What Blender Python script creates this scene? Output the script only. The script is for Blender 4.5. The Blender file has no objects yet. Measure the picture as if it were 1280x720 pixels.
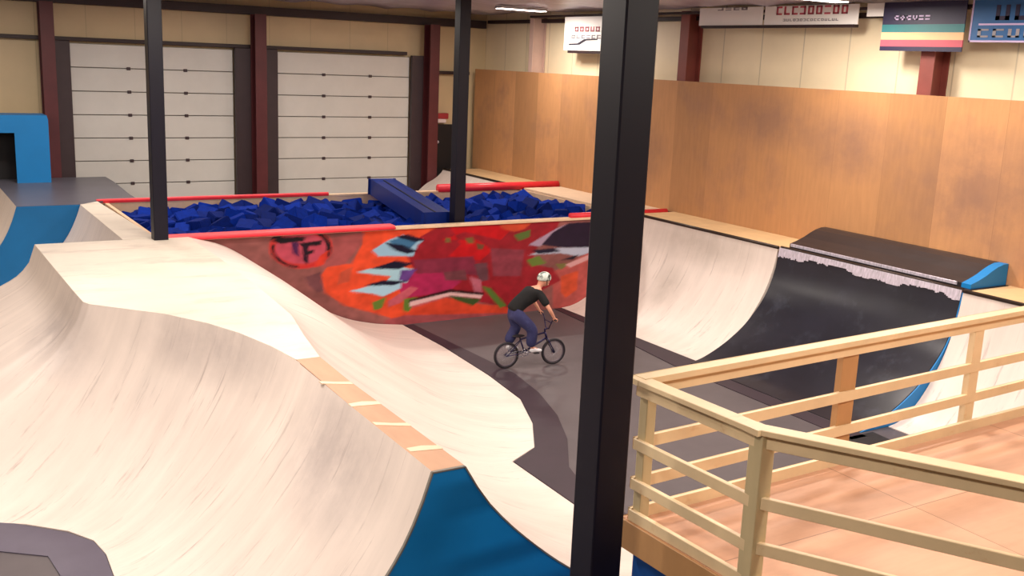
import bpy, bmesh, math, random
import numpy as np
from mathutils import Vector, Matrix
random.seed(7)
SC = bpy.context.scene
COL = SC.collection
PI = math.pi

# ------------------------------------------------------------------ camera, world, exposure
cam_d = bpy.data.cameras.new('camera')
cam = bpy.data.objects.new('camera', cam_d)
COL.objects.link(cam)
SC.camera = cam
cam_d.sensor_width = 36.0
cam_d.lens = 36.0 * 1289.6 / 1280.0
cam_d.clip_start = 0.1
cam_d.clip_end = 200
PITCH, ROLL, YAW, EYE = 0.21667, 0.04237, 0.55628, 5.5
fw = Vector((math.sin(YAW)*math.cos(PITCH), math.cos(YAW)*math.cos(PITCH), -math.sin(PITCH)))
r0 = Vector((math.cos(YAW), -math.sin(YAW), 0)); u0 = r0.cross(fw)
rr = r0*math.cos(ROLL) + u0*math.sin(ROLL); uu = -r0*math.sin(ROLL) + u0*math.cos(ROLL)
Mx = Matrix(((rr.x, uu.x, -fw.x), (rr.y, uu.y, -fw.y), (rr.z, uu.z, -fw.z))).to_4x4()
Mx.translation = (0, 0, EYE)
cam.matrix_world = Mx

w = bpy.data.worlds.new('world'); SC.world = w; w.use_nodes = True
w.node_tree.nodes['Background'].inputs[0].default_value = (0.9, 0.92, 1.0, 1)
w.node_tree.nodes['Background'].inputs[1].default_value = 0.06
SC.view_settings.view_transform = 'Standard'
SC.view_settings.look = 'None'
SC.view_settings.gamma = 1.0
SC.view_settings.use_curve_mapping = False
SC.view_settings.exposure = -0.35
LAMP_COLOR = (1.0, 0.89, 0.79)
# high bay lamps: x, y, z, watts
LAMPS = [(0.5, 2.5, 6.75, 330), (7.0, 2.0, 6.75, 300), (13.5, 3.0, 6.75, 300),
         (-3.0, 10.0, 6.75, 480), (2.2, 9.6, 6.75, 400), (9.0, 8.5, 6.75, 300), (13.6, 9.8, 6.75, 300),
         (-3.5, 17.0, 6.75, 300), (4.6, 15.5, 6.75, 330), (9.6, 14.0, 6.75, 250), (14.4, 13.4, 6.78, 270),
         (-2.5, 24.0, 6.78, 300), (3.6, 23.6, 6.78, 260), (9.0, 24.0, 6.78, 240), (14.6, 23.6, 6.8, 280)]

# ------------------------------------------------------------------ helpers
def lin(c):
    return tuple((v/255/12.92 if v/255 <= 0.04045 else ((v/255+0.055)/1.055)**2.4) for v in c)

MATS = {}
def mat(name, rgb, rough=0.6, var=0.12, scale=2.0, stretch=(1, 1, 1), bump=0.0, metal=0.0, coat=0.0, scuff=None, emit=None, rand=0.0, spec=0.5, uv=False):
    if name in MATS: return MATS[name]
    m = bpy.data.materials.new(name); m.use_nodes = True
    nt = m.node_tree; N = nt.nodes; L = nt.links
    b = N['Principled BSDF']
    b.inputs['Roughness'].default_value = rough
    b.inputs['Metallic'].default_value = metal
    b.inputs['Coat Weight'].default_value = coat
    b.inputs['Specular IOR Level'].default_value = spec
    c = lin(rgb)
    tc = N.new('ShaderNodeTexCoord'); mp = N.new('ShaderNodeMapping')
    L.new(tc.outputs['UV' if uv else 'Object'], mp.inputs[0])
    mp.inputs['Scale'].default_value = stretch
    nz = N.new('ShaderNodeTexNoise'); nz.inputs['Scale'].default_value = scale; nz.inputs['Detail'].default_value = 6
    nz.inputs['Roughness'].default_value = 0.6
    L.new(mp.outputs[0], nz.inputs[0])
    rp = N.new('ShaderNodeValToRGB'); rp.color_ramp.elements[0].position = 0.3; rp.color_ramp.elements[1].position = 0.72
    rp.color_ramp.elements[0].color = (*[max(0, v*(1-var)) for v in c], 1)
    rp.color_ramp.elements[1].color = (*[min(1, v*(1+var)) for v in c], 1)
    L.new(nz.outputs['Fac'], rp.inputs[0])
    out = rp.outputs[0]
    if scuff:
        n2 = N.new('ShaderNodeTexNoise'); n2.inputs['Scale'].default_value = scuff[1]; n2.inputs['Detail'].default_value = 8
        n2.inputs['Roughness'].default_value = 0.7
        mp2 = N.new('ShaderNodeMapping'); mp2.inputs['Scale'].default_value = scuff[4] if len(scuff) > 4 else (1, 1, 1)
        L.new(tc.outputs['UV' if uv else 'Object'], mp2.inputs[0])
        L.new(mp2.outputs[0], n2.inputs[0])
        r2 = N.new('ShaderNodeValToRGB'); r2.color_ramp.elements[0].position = scuff[2]; r2.color_ramp.elements[1].position = scuff[3]
        L.new(n2.outputs['Fac'], r2.inputs[0])
        mx = N.new('ShaderNodeMix'); mx.data_type = 'RGBA'
        L.new(r2.outputs[0], mx.inputs['Factor']); L.new(out, mx.inputs['A']); mx.inputs['B'].default_value = (*lin(scuff[0]), 1)
        out = mx.outputs['Result']
    if rand:
        oi = N.new('ShaderNodeObjectInfo'); hs = N.new('ShaderNodeHueSaturation')
        ma = N.new('ShaderNodeMapRange'); ma.inputs[3].default_value = 1-rand; ma.inputs[4].default_value = 1+rand
        L.new(oi.outputs['Random'], ma.inputs[0]); L.new(ma.outputs[0], hs.inputs['Value']); L.new(out, hs.inputs['Color'])
        out = hs.outputs[0]
    L.new(out, b.inputs['Base Color'])
    if bump:
        bp = N.new('ShaderNodeBump'); bp.inputs['Strength'].default_value = bump; bp.inputs['Distance'].default_value = 0.02
        L.new(nz.outputs['Fac'], bp.inputs['Height']); L.new(bp.outputs[0], b.inputs['Normal'])
    if emit:
        b.inputs['Emission Color'].default_value = (*LAMP_COLOR, 1); b.inputs['Emission Strength'].default_value = emit
    MATS[name] = m
    return m

def panel_mat(name, rgb, ax=1, size=1.22, size2=2.44, var=0.16, smudge=(140, 100, 75), rough=0.55):
    """sheets of plywood: tone changes from sheet to sheet, thin joints, weathered smudges"""
    m = bpy.data.materials.new(name); m.use_nodes = True
    nt = m.node_tree; N = nt.nodes; L = nt.links; b = N['Principled BSDF']; b.inputs['Roughness'].default_value = rough
    b.inputs['Specular IOR Level'].default_value = 0.3
    tc = N.new('ShaderNodeTexCoord'); sp = N.new('ShaderNodeSeparateXYZ'); L.new(tc.outputs['Object'], sp.inputs[0])
    def cell(o, s, off):
        a = N.new('ShaderNodeMath'); a.operation = 'ADD'; a.inputs[1].default_value = off; L.new(sp.outputs[o], a.inputs[0])
        d = N.new('ShaderNodeMath'); d.operation = 'DIVIDE'; d.inputs[1].default_value = s; L.new(a.outputs[0], d.inputs[0])
        f = N.new('ShaderNodeMath'); f.operation = 'FLOOR'; L.new(d.outputs[0], f.inputs[0])
        fr = N.new('ShaderNodeMath'); fr.operation = 'FRACT'; L.new(d.outputs[0], fr.inputs[0])
        return f.outputs[0], fr.outputs[0]
    o2 = 2 if ax == 1 else 1
    a, fa = cell('Y' if ax == 1 else 'X', size, 0.35); c, fc = cell('Z' if ax == 1 else 'Y', size2, 0.3 if ax == 1 else 0.0)
    cb = N.new('ShaderNodeCombineXYZ'); L.new(a, cb.inputs[0]); L.new(c, cb.inputs[1])
    wn = N.new('ShaderNodeTexWhiteNoise'); wn.noise_dimensions = '3D'; L.new(cb.outputs[0], wn.inputs[0])
    base = lin(rgb)
    rp = N.new('ShaderNodeValToRGB')
    rp.color_ramp.elements[0].color = (*[v*(1-var) for v in base], 1); rp.color_ramp.elements[1].color = (*[min(1, v*(1+var)) for v in base], 1)
    L.new(wn.outputs['Value'], rp.inputs[0])
    nz = N.new('ShaderNodeTexNoise'); nz.inputs['Scale'].default_value = 0.7; nz.inputs['Detail'].default_value = 7; nz.inputs['Roughness'].default_value = 0.62
    L.new(tc.outputs['Object'], nz.inputs[0])
    r2 = N.new('ShaderNodeValToRGB'); r2.color_ramp.elements[0].position = 0.5; r2.color_ramp.elements[1].position = 0.75
    r2.color_ramp.elements[1].color = (0.75, 0.75, 0.75, 1)
    L.new(nz.outputs['Fac'], r2.inputs[0])
    mx = N.new('ShaderNodeMix'); mx.data_type = 'RGBA'; L.new(r2.outputs[0], mx.inputs['Factor']); L.new(rp.outputs[0], mx.inputs['A']); mx.inputs['B'].default_value = (*lin(smudge), 1)
    ng = N.new('ShaderNodeTexNoise'); ng.inputs['Scale'].default_value = 3; ng.inputs['Detail'].default_value = 5
    mp = N.new('ShaderNodeMapping'); mp.inputs['Scale'].default_value = (1, 4, 0.6) if ax == 1 else (0.6, 4, 1)
    L.new(tc.outputs['Object'], mp.inputs[0]); L.new(mp.outputs[0], ng.inputs[0])
    hs = N.new('ShaderNodeHueSaturation'); mr = N.new('ShaderNodeMapRange'); mr.inputs[3].default_value = 0.85; mr.inputs[4].default_value = 1.15
    L.new(ng.outputs['Fac'], mr.inputs[0]); L.new(mr.outputs[0], hs.inputs['Value']); L.new(mx.outputs['Result'], hs.inputs['Color'])
    # joints
    lo = N.new('ShaderNodeMath'); lo.operation = 'LESS_THAN'; lo.inputs[1].default_value = 0.008/size*1.2; L.new(fa, lo.inputs[0])
    l2 = N.new('ShaderNodeMath'); l2.operation = 'LESS_THAN'; l2.inputs[1].default_value = 0.008/size2*1.2; L.new(fc, l2.inputs[0])
    mxx = N.new('ShaderNodeMath'); mxx.operation = 'MAXIMUM'; L.new(lo.outputs[0], mxx.inputs[0]); L.new(l2.outputs[0], mxx.inputs[1])
    mj = N.new('ShaderNodeMix'); mj.data_type = 'RGBA'; L.new(mxx.outputs[0], mj.inputs['Factor']); L.new(hs.outputs[0], mj.inputs['A']); mj.inputs['B'].default_value = (*[v*(0.78 if ax == 1 else 0.55) for v in base], 1)
    L.new(mj.outputs['Result'], b.inputs['Base Color'])
    return m

def mesh_obj(name, verts, faces, m, parent=None, smooth=False, uvs=None):
    me = bpy.data.meshes.new(name); me.from_pydata([tuple(map(float, v)) for v in verts], [], [tuple(map(int, f)) for f in faces]); me.update()
    if m: me.materials.append(m)
    if smooth:
        me.polygons.foreach_set('use_smooth', [True]*len(me.polygons))
    if uvs is not None:
        ul = me.uv_layers.new(name='UVMap')
        for lp in me.loops: ul.data[lp.index].uv = uvs[lp.vertex_index]
    o = bpy.data.objects.new(name, me); COL.objects.link(o)
    if parent: o.parent = parent
    return o

class MB:
    """collects boxes, bars, tubes and prisms and links them as one mesh"""
    def __init__(s): s.bm = bmesh.new()
    def box(s, x0, x1, y0, y1, z0, z1, bev=0.0):
        r = bmesh.ops.create_cube(s.bm, size=1.0)
        vs = r['verts']
        for v in vs:
            v.co = Vector(((x0+x1)/2+v.co.x*(x1-x0), (y0+y1)/2+v.co.y*(y1-y0), (z0+z1)/2+v.co.z*(z1-z0)))
        if bev:
            es = list({e for v in vs for e in v.link_edges})
            bmesh.ops.bevel(s.bm, geom=es, offset=bev, segments=2, affect='EDGES', profile=0.5)
        return s
    def bar(s, p0, p1, w, h, bev=0.004, up=(0, 0, 1)):
        p0 = Vector(p0); p1 = Vector(p1); d = p1-p0; L = d.length; x = d.normalized(); u = Vector(up)
        if abs(x.dot(u)) > 0.98: u = Vector((1, 0, 0))
        y = u.cross(x).normalized(); z = x.cross(y)
        r = bmesh.ops.create_cube(s.bm, size=1.0)
        for v in r['verts']:
            v.co = (p0+p1)/2 + x*v.co.x*L + y*v.co.y*w + z*v.co.z*h
        if bev:
            es = list({e for v in r['verts'] for e in v.link_edges})
            bmesh.ops.bevel(s.bm, geom=es, offset=bev, segments=1, affect='EDGES')
        return s
    def tube(s, pts, r, n=10, closed=False, caps=True):
        pts = [Vector(p) for p in pts]; rings = []; k = len(pts); prev = None
        for i, p in enumerate(pts):
            if closed: t = (pts[(i+1) % k]-pts[i-1]).normalized()
            else: t = (pts[min(i+1, k-1)]-pts[max(i-1, 0)]).normalized()
            if prev is None:
                a = Vector((0, 0, 1)) if abs(t.z) < 0.9 else Vector((1, 0, 0))
                prev = (a - t*a.dot(t)).normalized()
            else: prev = (prev - t*prev.dot(t)).normalized()
            b = t.cross(prev); rad = r[i] if isinstance(r, (list, tuple)) else r
            rings.append([s.bm.verts.new(p + prev*rad*math.cos(2*PI*j/n) + b*rad*math.sin(2*PI*j/n)) for j in range(n)])
        for i in range(k if closed else k-1):
            a = rings[i]; c = rings[(i+1) % k]
            for j in range(n): s.bm.faces.new((a[j], a[(j+1) % n], c[(j+1) % n], c[j]))
        if caps and not closed:
            s.bm.faces.new(rings[0][::-1]); s.bm.faces.new(rings[-1])
        return s
    def prism(s, poly, z0, z1):
        """vertical prism over an xy polygon"""
        a = [s.bm.verts.new((x, y, z0)) for x, y in poly]; b = [s.bm.verts.new((x, y, z1)) for x, y in poly]; n = len(poly)
        s.bm.faces.new(a[::-1]); s.bm.faces.new(b)
        for i in range(n): s.bm.faces.new((a[i], a[(i+1) % n], b[(i+1) % n], b[i]))
        return s
    def slab(s, poly, org, ex, ey, d):
        """flat shape given in (u, v), thickness vector d"""
        org = Vector(org); ex = Vector(ex); ey = Vector(ey); d = Vector(d)
        a = [s.bm.verts.new(org+ex*u+ey*v) for u, v in poly]; b = [s.bm.verts.new(org+ex*u+ey*v+d) for u, v in poly]; n = len(poly)
        s.bm.faces.new(a[::-1]); s.bm.faces.new(b)
        for i in range(n): s.bm.faces.new((a[i], a[(i+1) % n], b[(i+1) % n], b[i]))
        return s
    def ball(s, c, r, sc=(1, 1, 1), seg=16):
        q = bmesh.ops.create_uvsphere(s.bm, u_segments=seg, v_segments=seg//2+2, radius=r)
        for v in q['verts']: v.co = Vector((v.co.x*sc[0], v.co.y*sc[1], v.co.z*sc[2]))+Vector(c)
        return s
    def build(s, name, m, parent=None, smooth=False, angle=None):
        bmesh.ops.recalc_face_normals(s.bm, faces=s.bm.faces)
        me = bpy.data.meshes.new(name); s.bm.to_mesh(me); s.bm.free()
        if m: me.materials.append(m)
        if smooth: me.polygons.foreach_set('use_smooth', [True]*len(me.polygons))
        if angle: 
            me.polygons.foreach_set('use_smooth', [True]*len(me.polygons)); me.set_sharp_from_angle(angle=math.radians(angle))
        o = bpy.data.objects.new(name, me); COL.objects.link(o)
        if parent: o.parent = parent
        return o

def empty(name, label, cat, group=None):
    o = bpy.data.objects.new(name, None); COL.objects.link(o); return tag(o, label, cat, group)
def tag(o, label, cat, group=None, kind=None):
    o['label'] = label; o['category'] = cat
    if group: o['group'] = group
    if kind: o['kind'] = kind
    return o
def struct(o, label=None, cat=None):
    o['kind'] = 'structure'
    if label: o['label'] = label
    if cat: o['category'] = cat
    return o

def prof(table):
    xs = [a for a, b in table]; ys = [b for a, b in table]
    def f(t):
        # smoothed table look-up
        k = [-0.03, -0.015, 0, 0.015, 0.03]
        return float(np.mean([np.interp(min(max(t+d, 0), 1), xs, ys) for d in k])) if 0.03 < t < 0.97 else float(np.interp(t, xs, ys))
    return f

def sheet_loft(crest, base, height, f, name, m, parent, nu=10, nv=36, thick=True, mixf=None):
    """curved riding surface: columns from a crest point down to a base point, solid down to the ground"""
    cols = []
    for i in range(len(crest)-1):
        n = nu if i < len(crest)-2 else nu+1
        for k in range(n):
            t = k/nu
            cols.append((crest[i][0]*(1-t)+crest[i+1][0]*t, crest[i][1]*(1-t)+crest[i+1][1]*t,
                         base[i][0]*(1-t)+base[i+1][0]*t, base[i][1]*(1-t)+base[i+1][1]*t, i+t))
    V = []; F = []; UV = []; nc = len(cols); acc = 0
    for ci, (cx, cy, bx, by, ti) in enumerate(cols):
        if ci: acc += math.hypot(cx-cols[ci-1][0], cy-cols[ci-1][1])
        for j in range(nv+1):
            s = j/nv
            z = height*(mixf(ti, s) if mixf else f(s))
            V.append((cx+(bx-cx)*s, cy+(by-cy)*s, max(z, 0.0)+0.012)); UV.append((acc, s*3.2))
    for c in range(nc-1):
        for j in range(nv):
            a = c*(nv+1)+j; F.append((a, a+1, a+nv+2, a+nv+1))
    if thick:
        nb = len(V)
        for (cx, cy, bx, by, ti) in cols: V.append((cx, cy, 0)); UV.append((0, 0)); V.append((bx, by, 0)); UV.append((0, 0))
        for c in range(nc-1):
            a = nb+2*c
            F.append((a, a+1, a+3, a+2)); F.append((c*(nv+1), (c+1)*(nv+1), a+2, a)); F.append((c*(nv+1)+nv, a+1, a+3, (c+1)*(nv+1)+nv))
        F.append(tuple([j for j in range(nv+1)]+[nb+1, nb])); c = nc-1
        F.append(tuple([c*(nv+1)+j for j in range(nv, -1, -1)]+[nb+2*c, nb+2*c+1]))
    o = mesh_obj(name, V, F, m, parent, uvs=UV)
    bm = bmesh.new(); bm.from_mesh(o.data); bmesh.ops.recalc_face_normals(bm, faces=bm.faces); bm.to_mesh(o.data); bm.free()
    o.data.polygons.foreach_set('use_smooth', [True]*len(o.data.polygons)); o.data.set_sharp_from_angle(angle=math.radians(32))
    return o

# ------------------------------------------------------------------ materials
M_ramp = mat('ramp_skin', (222, 208, 198), 0.42, 0.09, 1.6, (2.2, 0.35, 1), 0.0, scuff=((138, 120, 116), 3.4, 0.57, 0.78, (3.4, 0.25, 1)), uv=True, spec=0.4)
M_deck = mat('ramp_deck_skin', (224, 212, 196), 0.4, 0.1, 0.7, (1, 1, 1), scuff=((176, 160, 148), 1.3, 0.52, 0.8, (0.5, 1.6, 1)), spec=0.4)
M_strip = mat('ramp_ply_strip', (184, 144, 116), 0.55, 0.1, 4, (1, 0.3, 1))
M_strip2 = mat('ramp_ply_seam', (222, 196, 168), 0.55, 0.06, 4)
M_qdeck = mat('quarter_deck_ply', (218, 184, 138), 0.55, 0.1, 3)
M_blue = mat('blue_panel_paint', (0, 122, 192), 0.5, 0.07, 1.2)
M_bluedk = mat('dark_blue_paint', (12, 75, 150), 0.5, 0.1, 1.2)
M_floor = mat('concrete_floor', (84, 77, 80), 0.5, 0.12, 1.5, scuff=((78, 72, 74), 0.8, 0.5, 0.75))
M_floordk = mat('dark_floor_strip', (48, 34, 44), 0.6, 0.12, 2)
M_black = mat('black_ramp_paint', (28, 28, 38), 0.28, 0.25, 1.4, scuff=((64, 68, 80), 1.6, 0.55, 0.85), spec=0.6)
M_blackbox = mat('black_ledge_paint', (40, 36, 40), 0.4, 0.2, 2)
M_worn = mat('worn_white_edge', (200, 192, 205), 0.35, 0.3, 7, (1, 4, 1), metal=0.2)
M_coping = mat('dark_steel_coping', (48, 34, 26), 0.4, 0.1, 3, metal=0.4)
M_post = mat('navy_post_paint', (6, 4, 24), 0.45, 0.15, 1.5, spec=0.35)
M_maroon = mat('maroon_steel_primer', (88, 34, 38), 0.5, 0.15, 2)
M_brown = mat('brown_steel_primer', (132, 66, 58), 0.5, 0.12, 2)
M_maroonlt = mat('pale_lit_steel', (200, 170, 158), 0.5, 0.1, 2)  # the lit look of one wall column, put into its colour
M_girt = mat('dark_girt', (46, 28, 30), 0.5, 0.1, 2)
M_door = mat('door_white', (216, 214, 208), 0.45, 0.05, 1.2)
M_groove = mat('door_groove', (120, 115, 108), 0.6, 0.05, 2)
M_track = mat('door_track', (62, 46, 50), 0.5, 0.1, 3)
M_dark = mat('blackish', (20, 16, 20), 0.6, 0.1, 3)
M_red = mat('red_coping_paint', (226, 44, 58), 0.4, 0.12, 3)
M_pink = mat('red_lip_lit_pink', (250, 96, 104), 0.4, 0.1, 3)  # light on top of the red edges, put into a pink colour
M_pitwood = mat('bare_pit_wood', (226, 194, 160), 0.5, 0.12, 3)
M_foam = mat('blue_foam', (0, 34, 122), 0.85, 0.2, 5, rand=0.45, bump=0.2, spec=0.15)
M_mat = mat('blue_vinyl', (0, 34, 112), 0.45, 0.1, 3)
M_greydeck = mat('grey_deck_paint', (92, 90, 100), 0.35, 0.12, 1)
M_pine = mat('pine_lumber', (230, 204, 162), 0.5, 0.1, 3, (0.6, 0.6, 0.6), scuff=((206, 158, 108), 5, 0.6, 0.8, (0.4, 1, 1)))
M_pinepost = mat('pine_post', (196, 178, 138), 0.5, 0.12, 3, (1, 1, 0.3))
M_oldpost = mat('weathered_pine_post', (186, 140, 92), 0.55, 0.12, 3, (1, 1, 0.3))
M_ply = panel_mat('plywood_cladding', (188, 138, 94), size2=30, var=0.22, smudge=(150, 112, 92))
M_plydeck = panel_mat('plywood_platform', (208, 162, 132), ax=0, size=2.44, size2=1.22, var=0.07, smudge=(186, 138, 108))
M_housing = mat('lamp_housing', (190, 190, 190), 0.4, 0.05)
M_lamp = mat('lamp_diffuser', (255, 250, 240), 0.5, 0.0, emit=14)
# wall insulation facing with faint vertical joints
def seam_mat(name, rgb, axis, step, width=0.012, dark=0.6, rough=0.5):
    m = mat(name, rgb, rough, 0.07, 0.6)
    nt = m.node_tree; N = nt.nodes; L = nt.links; b = N['Principled BSDF']
    src = b.inputs['Base Color'].links[0].from_socket
    tc = N.new('ShaderNodeTexCoord'); sp = N.new('ShaderNodeSeparateXYZ'); L.new(tc.outputs['Object'], sp.inputs[0])
    d = N.new('ShaderNodeMath'); d.operation = 'DIVIDE'; d.inputs[1].default_value = step; L.new(sp.outputs[axis], d.inputs[0])
    f = N.new('ShaderNodeMath'); f.operation = 'FRACT'; L.new(d.outputs[0], f.inputs[0])
    l = N.new('ShaderNodeMath'); l.operation = 'LESS_THAN'; l.inputs[1].default_value = width/step; L.new(f.outputs[0], l.inputs[0])
    mx = N.new('ShaderNodeMix'); mx.data_type = 'RGBA'; L.new(l.outputs[0], mx.inputs['Factor']); L.new(src, mx.inputs['A'])
    mx.inputs['B'].default_value = (*[v*dark for v in lin(rgb)], 1); L.new(mx.outputs['Result'], b.inputs['Base Color'])
    return m
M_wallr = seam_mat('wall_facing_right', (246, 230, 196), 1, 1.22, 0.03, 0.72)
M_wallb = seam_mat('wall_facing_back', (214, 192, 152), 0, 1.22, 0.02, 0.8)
M_ceil = mat('ceiling_insulation', (176, 168, 184), 0.35, 0.25, 0.8, (1, 3, 1), bump=1.0)

def add_smudges(src, name, spots, rgb, amount=0.8, scale=2.2):
    """a copy of a material with greyish rubbed-in dirt and other grey smudges around given places"""
    m = src.copy(); m.name = name; nt = m.node_tree; N = nt.nodes; L = nt.links; b = N['Principled BSDF']
    base = b.inputs['Base Color'].links[0].from_socket
    tc = N.new('ShaderNodeTexCoord'); nz = N.new('ShaderNodeTexNoise'); nz.inputs['Scale'].default_value = scale; nz.inputs['Detail'].default_value = 8; nz.inputs['Roughness'].default_value = 0.7
    L.new(tc.outputs['Object'], nz.inputs[0])
    for (c, r) in spots:
        mp = N.new('ShaderNodeMapping'); mp.vector_type = 'TEXTURE'; mp.inputs['Location'].default_value = c; mp.inputs['Scale'].default_value = r
        L.new(tc.outputs['Object'], mp.inputs[0])
        g = N.new('ShaderNodeTexGradient'); g.gradient_type = 'SPHERICAL'; L.new(mp.outputs[0], g.inputs[0])
        mu = N.new('ShaderNodeMath'); mu.operation = 'MULTIPLY'; L.new(g.outputs['Fac'], mu.inputs[0]); L.new(nz.outputs['Fac'], mu.inputs[1])
        rp = N.new('ShaderNodeMapRange'); rp.inputs[1].default_value = 0.06; rp.inputs[2].default_value = 0.45; rp.inputs[4].default_value = amount
        L.new(mu.outputs[0], rp.inputs[0])
        mx = N.new('ShaderNodeMix'); mx.data_type = 'RGBA'; L.new(rp.outputs[0], mx.inputs['Factor']); L.new(base, mx.inputs['A']); mx.inputs['B'].default_value = (*lin(rgb), 1)
        base = mx.outputs['Result']
    L.new(base, b.inputs['Base Color'])
    return m
M_rampL = add_smudges(M_ramp, 'ramp_skin_smudged', [((3.5, 9.0, 1.7), (1.2, 1.7, 1.0)), ((3.0, 12.0, 1.9), (1.3, 2.2, .6)), ((2.0, 14.9, 1.5), (.7, 1.6, .9))], (140, 130, 132), 0.5)  # last spot greys the steep facet beside the hip
M_rampQ = add_smudges(M_ramp, 'ramp_skin_sooted', [((15.0, 16.4, 1.8), (.8, 2.6, .6)), ((14.4, 16.9, .9), (.8, .7, .7))], (165, 152, 140), 0.5)
M_ply = add_smudges(M_ply, 'plywood_cladding_rubbed', [((16.3, 16.2, 4.5), (1, 1.9, .9)), ((16.3, 14.0, 4.2), (1, 1.8, 1.0)), ((16.3, 10.8, 3.6), (1, 3.0, 1.6)), ((16.3, 20.5, 3.4), (1, 1.5, 1.2))], (128, 98, 86), 0.6, 1.6)

# ------------------------------------------------------------------ the room
XW, XP, YB, ZC = 16.85, 16.3, 29.3, 6.9
struct(MB().box(-14, XW+0.2, -6, YB+0.2, -0.2, 0).build('floor', M_floor))
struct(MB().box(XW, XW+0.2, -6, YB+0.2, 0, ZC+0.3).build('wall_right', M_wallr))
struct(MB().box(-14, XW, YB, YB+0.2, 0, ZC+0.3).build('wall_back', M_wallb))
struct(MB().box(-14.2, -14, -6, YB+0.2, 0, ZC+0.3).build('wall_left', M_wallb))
struct(MB().box(-14, XW, -6.2, -6, 0, ZC+0.3).build('wall_front', M_wallb))
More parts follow.
